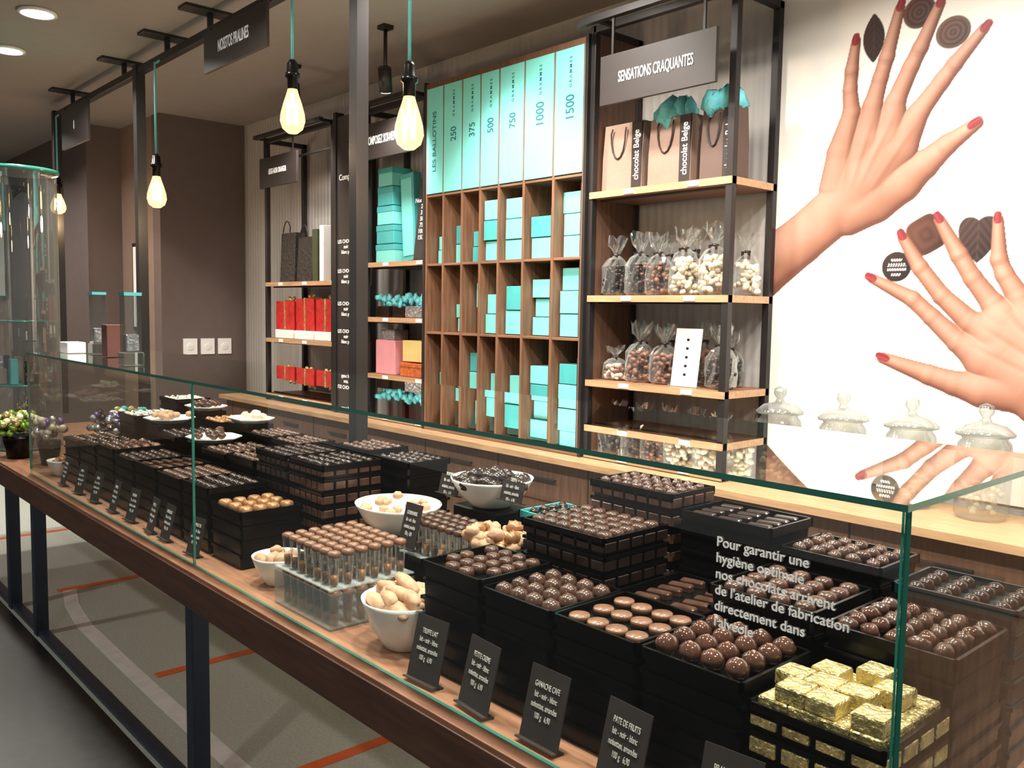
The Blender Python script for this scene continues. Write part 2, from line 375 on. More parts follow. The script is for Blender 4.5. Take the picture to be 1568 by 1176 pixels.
shelf(b,-2.70,-1.965,.932)
b.box(-2.704,-2.69,FY-.01,BY,.902,2.79,WOODD)
b.box(-2.70,-1.98,2.765,2.795,2.76,2.79,BLACKM)
for x in (-2.6,-2.02): b.box(x-.01,x+.01,2.78,2.9,2.765,2.785,BLACKM)
b.obj('snack_shelving_unit',bevel=.0015)
b=MB(); xs=[-3.89,-3.741,-3.584,-3.439,-3.297,-3.117,-2.917,-2.73]
b.box(xs[0],xs[-1],BY-.02,BY,.902,2.74,WOODD)
b.box(xs[0]-.02,xs[-1]+.015,FY-.03,BY,2.72,2.75,WOODD); b.box(xs[0]-.02,xs[-1]+.015,FY-.03,BY,.902,.93,WOOD)
for x in xs: b.box(x-.008,x+.008,FY-.03,BY-.02,.93,2.72,WOODV,WOODV)
for x in (xs[0]-.014,xs[-1]+.012): b.box(x-.008,x+.008,FY-.035,BY,.902,2.76,BLACKM)
for z in (2.166,1.80,1.435): b.box(xs[0],xs[-1],FY-.028,BY-.02,z-.012,z,WOOD)
for i in range(7): b.box(xs[i]+.006,xs[i+1]-.006,FY-.034,FY-.014,2.17,2.72,TEAL)
u=b.obj('ballotin_box_cabinet',bevel=.001)
for i,t in enumerate(['LES BALLOTINS','250','375','500','750','1000','1500']):
    x=(xs[i]+xs[i+1])/2; yy=FY-.0345
    if i==0: text(t,(x,yy,2.44),.042,TXTT,u,(90,-90,0),sx=1.1)
    else:
        text(t,(x+.01,yy,2.46),.062 if i<5 else .072,TXTT,u,(90,-90,0),sx=.8); text('G R A M M E S',(x+.01,yy,2.615),.022,TXTT,u,(90,-90,0))
b=MB()
rows=[(1.803,2.154),(1.438,1.788),(.935,1.423)]
hts={0:[.15,.2,.16,.3,.3,.2,.3],1:[.1,.15,.26,.2,.24,.27,.32],2:[.28,.18,.40,.3,.3,.36,.38]}
for r,(za,zb) in enumerate(rows):
    for i in range(7):
        h=hts[r][i]; x0,x1=xs[i]+.012,xs[i+1]-.012; rec=random.uniform(.0,.05)+(0.04 if i<3 else 0)
        n=max(2,int(h/.09)); dz=h/n
        for k in range(n):
            o=random.uniform(0,.02); s=random.uniform(0,.012)
            b.box(x0+s,x1-s,FY+rec+o-.02,BY-.04,za+k*dz+.001,za+(k+1)*dz-.003,TEAL if random.random()<.8 else TEALD)
        if i in(5,6): b.box(x1-.03,x1-.002,FY+.0,BY-.05,za,min(zb,za+h+.03),QUILT)
b.obj('turquoise_ballotin_boxes',bevel=.002)
b=MB(); frame(b,-4.52,-3.93,2.72)
for z in (1.825,1.505,1.17,.932): shelf(b,-4.52,-3.93,z)
b.box(-4.52,-3.93,2.785,2.815,2.70,2.725,BLACKM)
for x in (-4.5,-3.95): b.box(x-.01,x+.01,2.80,2.9,2.70,2.72,BLACKM)
b.obj('gift_shelving_unit',bevel=.0015)
b=MB(); b.box(-4.83,-4.56,FY-.02,FY+.02,.902,2.72,SIGN); b.box(-4.86,-4.83,FY-.03,FY+.03,.902,2.75,BLACKM); b.box(-4.56,-4.54,FY-.03,FY+.03,.902,2.75,BLACKM)
u=b.obj('menu_board_panel')
text('Composez',(-4.695,FY-.022,2.35),.05,TXT,u)
for z in (1.93,1.75,1.55,1.38): text('LES CHOCOLATS\nnoir  lait\nblanc praline',(-4.695,FY-.022,z),.032,TXT,u)
b=MB(); frame(b,-5.80,-4.90,2.72)
for z in (1.727,1.34,.952): shelf(b,-5.80,-4.90,z)
b.box(-5.80,-4.90,FY,FY+.02,2.55,2.56,BLACKM); b.box(-5.8,-4.9,2.785,2.815,2.70,2.725,BLACKM)
for x in (-5.78,-4.92): b.box(x-.01,x+.01,2.80,2.9,2.70,2.72,BLACKM)
b.obj('gift_bag_shelving_unit',bevel=.0015)
def sign(x0,x1,y,z0,z1,t,size,zh):
    b=MB(); b.box(x0,x1,y-.008,y+.008,z0,z1,SIGN)
    for x in (x0+.06,x1-.06): b.box(x-.006,x+.006,y-.004,y+.004,z1,zh,BLACKM)
    u=b.obj('hanging_category_sign',bevel=.001)
    text(t,((x0+x1)/2,y-.010,(z0+z1)/2),size,TXT,u,sx=.48); return u
sign(-2.56,-1.985,2.78,2.41,2.61,'SENSATIONS CRAQUANTES',.062,2.76)
sign(-4.50,-3.94,2.80,2.40,2.60,'COMPOSEZ SOI-MEME',.066,2.70)
sign(-5.72,-5.2,2.80,2.36,2.56,'LIEGE-NOIR ORANGER',.05,2.70)
sign(-4.25,-3.6,1.80,2.67,2.86,'NOSSTOS PRALINES',.075,2.875)
sign(-6.63,-6.06,1.80,2.60,2.86,'8',.08,2.875)

def paperbag(x,y,z,w,h,d=.1,t=True,dark=False):
    b=MB(); K=KRAFTD if dark else KRAFT
    b.rings([(z,w,d),(z+h*.5,w*.99,d*.96),(z+h,w*.985,d*.7)],x,y,K,corner=.002)
    b.box(x+w/2-.055,x+w/2-.002,y-d/2-.0015,y-d/2+.002,z,z+h*.985,KRAFTH)
    yy=y-d*.36
    pts=[(x-w*.2-.01,yy-.012,z+h*.93)]
    for k in range(9):
        a=math.pi*k/8; pts.append((x-.02-w*.18*math.cos(a),yy-.016,z+h*.86-h*.38*math.sin(a)))
    pts.append((x-.02+w*.18,yy-.012,z+h*.93)); b.tube(pts,.0035,KRAFTH,6)
    if t:
        for k in range(10): b.blob((x+random.uniform(-.38,.38)*w,y+random.uniform(-.02,.02),z+h+random.uniform(.0,.035)),.05,.03,.05,TEALT,random.random()*3,8,5,.35)
    o=b.obj('kraft_paper_gift_bag')
    text('chocolat Belge',(x+w/2-.028,y-d/2-.003,z+h*.5),.042,TXT,o,(90,-90,0),sx=.85)
paperbag(-2.57,2.98,2.078,.225,.29,t=False); paperbag(-2.315,2.98,2.078,.22,.28); paperbag(-2.085,2.99,2.078,.165,.28,dark=True)

def packet(x,y,z,w,h,m,m2=None,r=.011,n=70,rib=CHD):
    b=MB(); hb=h*.62
    for k in range(n):
        t=random.random(); zz=z+.012+t*(hb-.03); ww=w*.42*(1-.35*t**3); a=random.random()*6.28; q=math.sqrt(random.random())
        rr=r*random.uniform(.85,1.15)
        b.blob((x+ww*q*math.cos(a)*1.05,y+ww*q*math.sin(a)*.72,zz),rr*1.35,rr,rr*.9,(m2 if m2 and random.random()<.4 else m),random.random()*3,7,5,.03,random.uniform(-.8,.8))
    vs=[];fs=[];seg=18
    pr=[(.40,0),(.48,.03),(.5,.25),(.47,.5),(.30,.62),(.10,.70),(.09,.73),(.28,.86),(.36,1.0)]
    for i,(q,t) in enumerate(pr):
        for j in range(seg):
            a=2*math.pi*j/seg; k=1+random.uniform(-.09,.09)*(1 if i<4 else 2.6)
            vs.append((x+w*q*k*math.cos(a),y+w*q*k*.75*math.sin(a),z+.003+h*t+random.uniform(-.003,.006)*(i>5)*3))
    for i in range(len(pr)-1):
        for j in range(seg):
            p=i*seg+j;o=i*seg+(j+1)%seg; fs.append((p,o,o+seg,p+seg))
    b.add(vs,fs,FILM)
    b.lathe(x,y,[(w*.1,z+h*.695),(w*.12,z+h*.71),(w*.1,z+h*.735)],rib,10)
    b.cb((x-.014,y-w*.12,z+h*.60),.012,.003,h*.12,rib);b.cb((x+.016,y-w*.12,z+h*.585),.012,.003,h*.13,rib)
    b.obj('cellophane_chocolate_packet')
packet(-2.62,2.97,1.628,.14,.25,CHD); packet(-2.495,2.98,1.628,.14,.26,CHD,CHM); packet(-2.375,2.965,1.628,.13,.25,ALM,CHM)
packet(-2.245,2.97,1.628,.145,.27,CREAM,r=.013,n=80); packet(-2.105,2.98,1.628,.145,.28,CREAM,r=.013,n=80); packet(-2.04,3.11,1.628,.12,.25,CREAM,r=.013,n=50)
packet(-2.56,3.10,1.628,.12,.25,CHM);packet(-2.42,3.10,1.628,.12,.25,CHD);packet(-2.28,3.10,1.628,.12,.27,ALM)
packet(-2.61,2.97,1.254,.125,.14,CREAM,ALM,r=.01); packet(-2.47,2.97,1.254,.145,.25,ALM,CHM); packet(-2.34,2.975,1.254,.14,.24,ALM); packet(-2.06,2.98,1.254,.14,.245,CHM,CHD)
packet(-2.40,3.10,1.254,.12,.25,CHM);packet(-2.22,3.10,1.254,.12,.26,ALM);packet(-2.55,3.10,1.254,.12,.23,ALM);packet(-2.1,3.11,1.254,.11,.22,CHD)
for x in (-2.6,-2.46,-2.32,-2.18,-2.06): packet(x,3.0,.933,.12,.22,random.choice([CREAM,ALM,CHM]),n=45)
b=MB(); b.M=Matrix.Translation((-2.205,2.93,1.2545))@Matrix.Rotation(rad(-8),4,'X'); b.box(-.065,.065,0,.004,0,.24,PAPERW); b.box(-.07,.07,-.012,.02,0,.006,VESSEL)
for k in range(5): b.blob((0,-.001,.05+k*.036),.008,.001,.006,CHD)
b.obj('allergen_card_stand')

def gbox(name,x,y,z,w,d,h,m,lid=None,rib=None):
    b=MB(); b.cb((x,y,z),w,d,h,m,.002)
    if lid: b.cb((x,y,z+h*.7),w*1.03,d*1.03,h*.32,lid,.002)
    if rib:
        b.box(x-.008,x+.008,y-d/2-.003,y+d/2+.003,z,z+h*1.03,rib); b.box(x-w/2-.002,x+w/2+.002,y-.008,y+.008,z,z+h*1.02,rib)
        for s in (-1,1): b.blob((x+s*.025,y-.01,z+h*1.02+.012),.026,.012,.014,rib,0,8,5,0,s*.5)
    return b.obj(name)
for k in range(5): gbox('turquoise_gift_box',-4.39,3.0,1.826+k*.111,.19-.012*k,.14,.104,TEALD if k%2 else TEAL,TEALD)
b=MB(); b.M=Matrix.Translation((-4.20,3.0,1.833))@Matrix.Rotation(rad(-4),4,'Y'); b.cb((0,0,0),.13,.06,.5,TEALD,.003); b.cb((0,-.032,.03),.10,.004,.44,TEAL); b.obj('tall_turquoise_gift_box')
b=MB(); b.M=Matrix.Translation((-4.03,2.93,1.828))@Matrix.Rotation(rad(-6),4,'X'); b.box(-.075,.075,0,.012,0,.46,SIGN); b.box(-.075,.075,.0,.05,0,.01,SIGN)
u=b.obj('price_list_board'); text('Nos ballotins\n250g\n375g\n500g\n750g\n1000g\n1500g',(-4.03,2.945,2.06),.035,TXT,u,(84,0,0))
def bundle(x,y,z,m,m2,s=.06):
    b=MB(); b.cb((x,y,z),s*2,s*1.6,s*1.1,m2,.004)
    for k in range(11): b.blob((x+random.uniform(-s,s)*.9,y+random.uniform(-s,s)*.5,z+s*1.1+random.uniform(0,s*1.0)),s*.5,s*.3,s*.4,m,random.random()*3,8,5,.35)
    b.obj('ribboned_gift_bundle')
for x in (-4.43,-4.29,-4.15,-4.01): bundle(x,2.98+random.uniform(-.02,.03),1.506,TEALT,CHD if x<-4.2 else SILV)
gbox('pink_gift_box',-4.36,2.99,1.171,.2,.15,.2,PINK); gbox('yellow_gift_box',-4.08,3.0,1.256,.22,.16,.12,YELL); gbox('patterned_gift_box',-4.08,3.0,1.171,.24,.18,.076,ORNG,ORNG); gbox('patterned_gift_box',-4.36,2.98,1.373,.14,.1,.06,SILV)
for x in (-4.40,-4.22,-4.04): gbox('red_gift_box',x,2.98,.933,.155,.13,.10,RED,PAPERW if x<-4.1 else None,GOLD)
for x,h in ((-5.62,.34),(-5.38,.30)):
    b=MB(); b.rings([(1.728,.2,.1),(1.728+h,.2,.07)],x,2.99,QUILT,corner=.003)
    b.tube([(x-.05,2.94,1.728+h)]+[(x-.05*math.cos(a*math.pi/6),2.945,1.728+h+.08*math.sin(a*math.pi/6)) for a in range(1,6)]+[(x+.05,2.94,1.728+h)],.004,QUILT,6)
    b.obj('quilted_gift_bag')
gbox('slim_gift_box',-5.2,2.98,1.728,.06,.12,.34,mat('olive_book',(60,66,44),.5)); gbox('slim_gift_box',-5.11,2.98,1.728,.05,.12,.36,PAPERW)
for x,w in ((-5.62,.26),(-5.34,.24),(-5.07,.24)): gbox('red_gift_box',x,2.99,1.4015,w,.13,.19+.03*random.random(),RED,None,GOLD)
for x in (-5.62,-5.34,-5.07): gbox('cream_gift_box',x,2.99,1.341,.25,.15,.058,PAPERW)
for x in (-5.64,-5.38,-5.12): gbox('red_gift_box',x,2.99,.953,.2,.14,.17,RED,PAPERW,GOLD)

for ya in (2.68,2.82,2.96):
    b=MB(); b.box(-6.82,-6.808,ya,ya+.11,1.175,1.30,WHITE); b.lathe(0,0,[(.03,0),(.03,.004)],WHITE,12)
    b.v[8:]=[(-6.808+p[2],ya+.055+p[0],1.237+p[1]) for p in b.v[8:]]
    for q in(-.01,.01): b.box(-6.805,-6.803,ya+.053+q,ya+.057+q,1.235,1.239,BLACKM)
    b.obj('wall_power_outlet',bevel=.001)
b=MB(); b.box(-7.4,-7.1,2.505,2.52,1.35,2.05,BLACKM); b.box(-7.37,-7.13,2.5,2.506,1.38,2.02,PAPERW); b.obj('framed_picture')
b=MB(); b.box(-10.3,-10.27,1.95,2.23,1.6,2.3,BLACKM); b.box(-10.272,-10.265,1.98,2.20,1.63,2.27,PAPERW); b.box(-10.266,-10.262,2.03,2.12,1.66,2.1,SILV); b.obj('framed_picture')

# ------------------------------------------------------------------ suspended steel frame
PY=1.86
b=MB(); t=.027
for x in (-2.97,-5.33,-7.0): b.box(x-t,x+t,PY-t,PY+t,.752,2.93,BLACKM)
b.box(-7.03,1.5,PY-.02,PY+.02,2.875,2.915,BLACKM)
for x in (-6.6,-5.57,-4.89,-4.33,-3.6,-2.2): 
    b.box(x-.012,x+.012,PY-.012,PY+.012,2.9,3.0,BLACKM); b.box(x-.05,x+.05,PY-.14,PY+.14,2.985,3.0,BLACKM)
b.obj('suspended_steel_frame',bevel=.0015)

def bulbmat():
    m=bpy.data.materials.new('glowing_bulb_glass'); m.use_nodes=True; nt=m.node_tree
    for n in list(nt.nodes): nt.nodes.remove(n)
    out=nt.nodes.new('ShaderNodeOutputMaterial'); e=nt.nodes.new('ShaderNodeEmission'); e.inputs[0].default_value=(1,.70,.36,1); e.inputs[1].default_value=2.4
    tr=nt.nodes.new('ShaderNodeBsdfTransparent'); mx=nt.nodes.new('ShaderNodeMixShader')
    lw=nt.nodes.new('ShaderNodeLayerWeight'); lw.inputs[0].default_value=.4
    mr=nt.nodes.new('ShaderNodeMapRange'); mr.inputs[3].default_value=.36; mr.inputs[4].default_value=.55
    nt.links.new(lw.outputs['Facing'],mr.inputs[0]); nt.links.new(mr.outputs[0],mx.inputs[0]); nt.links.new(tr.outputs[0],mx.inputs[1]); nt.links.new(e.outputs[0],mx.inputs[2]); nt.links.new(mx.outputs[0],out.inputs[0]); return m
BULB=bulbmat(); CABLE=mat('teal_textile_cable',(90,175,175),.6)
FIL=mat('hot_filament',(255,205,130),.5,var=.01,emit=40)
def pendant(x,z0,z1,y=PY-.04):
    b=MB(); zs=z1-.11
    b.tube([(x,y,z1),(x,y,2.84),(x+.01,y-.004,2.865),(x+.05,y-.006,2.86),(x+.07,y+.0,2.868)],.006,CABLE)
    b.lathe(x,y,[(.012,z1+.01),(.022,z1-.005),(.024,z1-.04),(.03,z1-.045),(.03,z1-.06),(.022,z1-.065),(.022,z1-.11)],BLACKP,18)
    H=zs-z0
    b.lathe(x,y,[(.02,zs),(.026,zs-H*.12),(.038,zs-H*.32),(.049,zs-H*.55),(.052,zs-H*.72),(.042,zs-H*.9),(.02,z0),(.001,z0-.002)],BULB,24)
    pts=[(x,y,zs)]
    for k in range(17):
        pts.append((x+.022*math.cos(k*.785),y+.022*math.sin(k*.785),zs-H*(.25 if k%2 else .8)))
    b.tube(pts,.005,FIL,6)
    b.lathe(x,y,[(.008,zs-.001),(.01,zs-H*.2),(.004,zs-H*.35)],PAPERW,10)
    o=b.obj('pendant_filament_bulb')
    l=bpy.data.lights.new('bulb_lamp','POINT'); l.energy=9; l.color=(1,.7,.4); l.shadow_soft_size=.05
    lo=bpy.data.objects.new('bulb_lamp',l); COL.objects.link(lo); lo.location=(x,y,z0-.06); lo.parent=o
for x,z0,z1 in ((-3.42,2.28,2.57),(-2.58,2.11,2.40),(-4.97,2.09,2.37),(-6.86,2.19,2.44)): pendant(x,z0,z1)

# ------------------------------------------------------------------ display table and glass case
TY0,TY1=1.025,1.94
b=MB()
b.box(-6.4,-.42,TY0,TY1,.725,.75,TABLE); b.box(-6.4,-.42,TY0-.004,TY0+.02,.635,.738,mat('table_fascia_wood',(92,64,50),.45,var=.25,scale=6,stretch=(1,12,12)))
b.box(-6.4,-.42,TY1-.02,TY1,.635,.725,TABLE); b.box(-.44,-.42,TY0,TY1,.635,.725,TABLE)
for x in (-.8,-2.63,-4.47,-4.96,-6.3):
    for y in (TY0+.04,TY1-.05): b.box(x-.027,x+.027,y-.027,y+.027,0,.725,STEELB)
b.box(-6.3,-.8,TY0+.02,TY0+.06,0,.03,STEELB); b.box(-6.3,-.8,TY1-.07,TY1-.03,0,.03,STEELB)
b.obj('display_table',bevel=.002)
b=MB(); GY=1.63
def gl(x0,x1,y0,y1,z0,z1,axis):
    vs=[(x0,y0,z0),(x1,y0,z0),(x1,y1,z0),(x0,y1,z0),(x0,y0,z1),(x1,y0,z1),(x1,y1,z1),(x0,y1,z1)]
    F={'z':[(3,2,1,0),(4,5,6,7)],'y':[(0,1,5,4),(2,3,7,6)],'x':[(1,2,6,5),(3,0,4,7)]}
    for k,f in F.items(): b.add(vs,f,GLASS if k==axis else EDGE)
gl(-4.57,-.455,1.055,GY,1.316,1.325,'z')
gl(-4.57,-2.642,1.06,1.068,.7505,1.3155,'y'); gl(-2.638,-.464,1.06,1.068,.7505,1.3155,'y')
gl(-.464,-.456,1.069,GY,.7505,1.3155,'x'); gl(-4.57,-4.562,1.069,GY,.7505,1.3155,'x')
case=b.obj('glass_display_case')
text("Pour garantir une\nhygiène optimale\nnos chocolats arrivent\nde l'atelier de fabrication\ndirectement dans\nl'alvéole",(-.728,1.058,1.165),.0205,TXT,case,align='LEFT',sp=1.15)

def piece(b,x,y,z,s,kind,m,m2):
    rot=random.uniform(-.12,.12)
    if kind=='sq':
        h=s*.55; b.rings([(z,s*.92,s*.92),(z+h*.6,s*.88,s*.88),(z+h*.92,s*.72,s*.72),(z+h,s*.45,s*.45)],x,y,m,.25,True,rot)
        if m2: b.rings([(z+h*.97,s*.3,s*.12),(z+h*1.06,s*.25,s*.08)],x,y,m2,.3,False,rot+.7)
    elif kind=='disc':
        b.lathe(x,y,[(s*.46,z),(s*.48,z+s*.18),(s*.44,z+s*.26),(s*.1,z+s*.27),(.0005,z+s*.27)],m,14)
        if m2: b.lathe(x,y,[(s*.25,z+s*.27),(s*.22,z+s*.31),(.0005,z+s*.31)],m2,10)
    elif kind=='ball':
        b.blob((x,y,z+s*.40),s*.46,s*.46,s*.42,m,random.random()*3,12,8,.05)
        b.blob((x,y,z+s*.78),s*.14,s*.10,s*.07,m2 or m,random.random()*3,7,4,.1)
    elif kind=='dome':
        b.lathe(x,y,[(s*.46,z),(s*.46,z+s*.15),(s*.38,z+s*.38),(s*.2,z+s*.5),(.0005,z+s*.53)],m,12)
        if m2: b.rings([(z+s*.50,s*.22,s*.1),(z+s*.56,s*.16,s*.06)],x,y,m2,.3,False,rot)
    elif kind=='bar':
        b.rings([(z,s*1.5,s*.6),(z+s*.3,s*1.48,s*.58),(z+s*.38,s*1.35,s*.45)],x,y,m,.15,False,rot*.5+.2)
    elif kind=='rough':
        b.blob((x,y,z+s*.3),s*.5,s*.4,s*.35,m2 if m2 and random.random()<.4 else m,random.random()*3,8,6,.16)
    elif kind=='cube':
        s*=1.05
        b.rings([(z,s*.96,s*.93),(z+.003,s,s*.97),(z+s*.45,s*.99,s*.96),(z+s*.50,s*.93,s*.90)],x,y,m,.002,False,rot*.3)
        b.rings([(z+s*.50,s*.93,s*.14),(z+s*.525,s*.85,s*.05)],x,y,m,.002,False,rot*.3)
        for q in (-1,1): b.rings([(z+s*.50,s*.22,s*.8),(z+s*.52,s*.10,s*.6)],x+q*s*.34,y,m,.002,False,rot)
def stack(x,y,w,d,zt,kind,nx,ny,m,m2=None,m3=None,zb=.7515,lay=.042,body=BLACKP,name='chocolate_tray_stack',full=True,extra=None):
    b=MB(); n=max(1,round((zt-zb)/lay)); h=(zt-zb)/n
    for k in range(n):
        z=zb+k*h; ox=random.uniform(-.002,.002)
        top=k==n-1
        b.rings([(z,w*.95,d*.95),(z+h*.62 if top else z+h*.82,w*.965,d*.965)],x+ox,y,body,corner=.006)
        z1=z+h
        for (xa,xb,ya,yb) in ((-w/2,w/2,-d/2,-d/2+.006),(-w/2,w/2,d/2-.006,d/2),(-w/2,-w/2+.006,-d/2,d/2),(w/2-.006,w/2,-d/2,d/2)):
            b.box(x+ox+xa,x+ox+xb,y+ya,y+yb,z+h*.55 if top else z+h*.8,z1 if top else z+h*.97,body)
        if m3:
            for i in range(nx):
                b.cb((x-w/2+(i+.5)*w/nx,y-d/2+.004,z+h*.18),w/nx*.82,.008,h*.55,m3,.0015)
            for i in range(ny):
                b.cb((x+w/2-.004,y-d/2+(i+.5)*d/ny,z+h*.18),.008,d/ny*.82,h*.55,m3,.0015)
    z=zt-h*.38; s=min((w-.02)/nx,(d-.02)/ny)
    for i in range(nx):
        for j in range(ny):
            if not full and random.random()<.12: continue
            px=x-w/2+.01+(i+.5)*(w-.02)/nx; py=y-d/2+.01+(j+.5)*(d-.02)/ny
            piece(b,px+random.uniform(-.002,.002),py+random.uniform(-.002,.002),z+.001,s*.95,kind,m,m2)
    if extra: extra(b,z,s)
    return b.obj(name)
def goldtop(b,z,s):
    zz=z+s*.53
    for (px,py) in ((-.66,1.18),(-.61,1.18),(-.69,1.23),(-.64,1.232),(-.59,1.235),(-.66,1.285),(-.56,1.285),(-.54,1.18),(-.61,1.335)): piece(b,px,py,zz,s*.95,'cube',GOLD,None)
stack(-.612,1.25,.215,.215,.965,'cube',4,4,GOLD,None,GOLD,lay=.045,name='gold_wrapped_praline_trays',extra=goldtop)
stack(-.835,1.25,.205,.21,.985,'ball',4,4,CHG,CHL)
stack(-1.045,1.25,.205,.21,.985,'disc',4,3,CHL)
stack(-1.255,1.25,.205,.21,.985,'dome',4,4,CHM,CHL,full=False)
stack(-1.465,1.25,.205,.21,.995,'sq',4,5,CHM,CHL,full=False)
stack(-.62,1.49,.22,.22,1.03,'rough',5,5,CHM,CHG); stack(-.855,1.49,.22,.22,1.04,'sq',4,5,CHM,CHL)
stack(-1.09,1.49,.21,.21,.97,'bar',2,5,CHM); stack(-1.36,1.49,.26,.22,1.07,'sq',6,5,CHM,None,CHD)
stack(-.62,1.72,.22,.17,1.05,'dome',4,4,CHD,body=TEALB); stack(-.86,1.72,.22,.17,1.07,'rough',5,4,CHM)
stack(-1.11,1.72,.24,.17,1.10,'bar',3,4,CHD); stack(-1.38,1.72,.26,.17,1.13,'rough',7,4,CHM,None,CHM)
stack(-1.66,1.72,.24,.17,1.0,'rough',5,4,CHD,body=TEALD)
L1=[(-2.60,.93,'sq',3,4,GOLDC,None),(-2.84,.965,'dome',5,4,CHD,CHM),(-3.07,.96,'sq',5,5,CHM,CHL),(-3.30,.965,'bar',2,5,CHM,None),(-3.53,.96,'sq',5,5,CHD,CHL),(-3.76,.975,'rough',5,5,CHM,CHL),(-3.99,.96,'dome',5,4,CHD,CREAM),(-4.22,.95,'sq',5,4,CHM,CREAM)]
for x,z,k,nx,ny,m,m2 in L1: stack(x,1.25,.22,.21,z,k,nx,ny,m,m2)
L2=[(-2.52,1.06,'rough',6,5,CHD,CHM),(-2.76,1.06,'sq',6,5,CHD,CHD),(-3.0,1.01,'dome',5,5,CHM,None),(-3.24,1.0,'rough',5,5,CHM,None),(-3.72,1.01,'rough',5,5,CHD,None)]
for x,z,k,nx,ny,m,m3 in L2: stack(x,1.49,.22,.22,z,k,nx,ny,m,None,m3)
stack(-4.2,1.49,.22,.22,1.05,'rough',6,6,SILV,CREAM)
L3=[(-2.40,1.06,'rough',6,4,CHD),(-2.64,1.07,'rough',6,4,CHM),(-2.88,1.02,'bar',3,4,CHD),(-3.14,1.03,'dome',5,4,CHM),(-3.37,1.03,'rough',5,4,CHM),(-3.84,1.04,'rough',5,4,GOLDC)]
for x,z,k,nx,ny,m in L3: stack(x,1.71,.21,.17,z,k,nx,ny,m)
stack(-4.34,1.71,.22,.17,1.1,'rough',6,5,CREAM,SILV)

def bowl(x,y,z,r,h,m,n,kind='rough',s=.03,sx=1,name='white_bowl_of_pralines'):
    b=MB()
    b.lathe(0,0,[(r*.45,0),(r*.5,.004),(r*.8,h*.45),(r*.97,h*.9),(r,h),(r*.97,h*.985),(r*.9,h*.75),(r*.5,h*.25),(.001,h*.2)],WHITE,32)
    for k in range(n):
        q=math.sqrt(random.random())*.8; a=random.random()*6.28; zz=h*.7+(1-q)*h*.45*random.random()+.01
        if kind=='finger': b.blob((r*q*math.cos(a)*.9,r*q*math.sin(a)*.9,zz+.01),s*1.3,s*.45,s*.4,m,random.uniform(-.5,.6),10,7,.03,random.uniform(-.25,.25))
        else: b.blob((r*q*math.cos(a),r*q*math.sin(a),zz),s*.55,s*.45,s*.4,m,random.random()*3,8,6,.12)
    o=b.obj(name); o.location=(x,y,z); o.scale=(sx,1,1); return o
bowl(-1.685,1.19,.751,.108,.12,BISC,32,'finger',.042)
bowl(-2.31,1.18,.751,.078,.085,BISC,16,'rough',.035)
bowl(-2.17,1.50,.88,.125,.09,BISC,18,'rough',.03,1.15)
bowl(-1.97,1.70,.971,.125,.085,CHD,40,'rough',.05)
bowl(-4.44,1.17,.751,.07,.075,GOLDC,18)
def riser(x,y,w,d,h):
    b=MB(); b.cb((x,y,.7505),w,d,h,BLACKP,.004); b.obj('display_riser')
riser(-2.17,1.50,.2,.2,.128); riser(-1.97,1.70,.2,.14,.218)
def platter(x,y,w,d,h,m,n):
    b=MB(); b.cb((x,y,.7505),w*.8,d*.8,h-.75,BLACKP,.004)
    b.rings([(h,w*.7,d*.7),(h+.018,w,d),(h+.022,w,d),(h+.012,w*.85,d*.85)],x,y,WHITE,.3)
    for k in range(n): b.blob((x+random.uniform(-.36,.36)*w,y+random.uniform(-.33,.33)*d,h+.026+random.random()*.012),.02,.016,.013,m,random.random()*3,8,6,.12)
    b.obj('white_platter_of_sweets')
platter(-3.48,1.49,.22,.20,1.0,CHM,10); platter(-3.96,1.49,.22,.20,1.03,BISC,12); platter(-3.60,1.71,.22,.16,1.05,CREAM,8); platter(-4.08,1.71,.22,.16,1.06,CHM,12)
b=MB()
for k in range(34): b.blob((-1.645+random.uniform(-.07,.07),1.46+random.uniform(-.07,.07),.955+random.uniform(0,.04)),.024,.018,.018,BISC if k%3 else GOLDC,random.random()*3,8,6,.2)
b.cb((-1.645,1.46,.7515),.17,.2,.19,BLACKP,.004); b.obj('tray_of_biscuit_clusters')

def cups(x,y,zb,nx,ny,lay,w=.036,hh=.05,cm=CHL,name='clear_boxes_of_chocolate_cups'):
    b=MB(); W=nx*w+.014;D=ny*w+.014
    for l in range(lay):
        z=zb+l*(hh+.022)
        b.box(x-W/2,x+W/2,y-D/2,y+D/2,z,z+.003,VESSEL)
        for i in range(nx):
            for j in range(ny):
                px=x-W/2+.007+(i+.5)*w;py=y-D/2+.007+(j+.5)*w
                if l<lay-1 and 0<i<nx-1 and 0<j<ny-1: continue
                b.lathe(px,py,[(w*.28,z+.004),(w*.36,z+hh)],VESSEL,10,caps=False)
                b.lathe(px,py,[(w*.24,z+.006),(w*.27,z+hh*.4)],cm if (i+j)%2 else GOLDC,9)
                b.lathe(px,py,[(w*.36,z+hh),(w*.42,z+hh+.004),(w*.40,z+hh+.012),(w*.18,z+hh+.016),(.0005,z+hh+.016)],cm,12)
        if l<lay-1:
            for (xa,xb,ya,yb) in ((x-W/2,x+W/2,y-D/2,y-D/2+.001),(x+W/2-.001,x+W/2,y-D/2,y+D/2),(x-W/2,x-W/2+.001,y-D/2,y+D/2)): b.box(xa,xb,ya,yb,z,z+hh+.014,VESSEL)
    b.obj(name)
cups(-2.02,1.22,.752,7,6,2,.040,.078,CHL)
cups(-1.86,1.455,.882,7,4,1,.035,.085,CHM); riser(-1.86,1.455,.2,.14,.128)

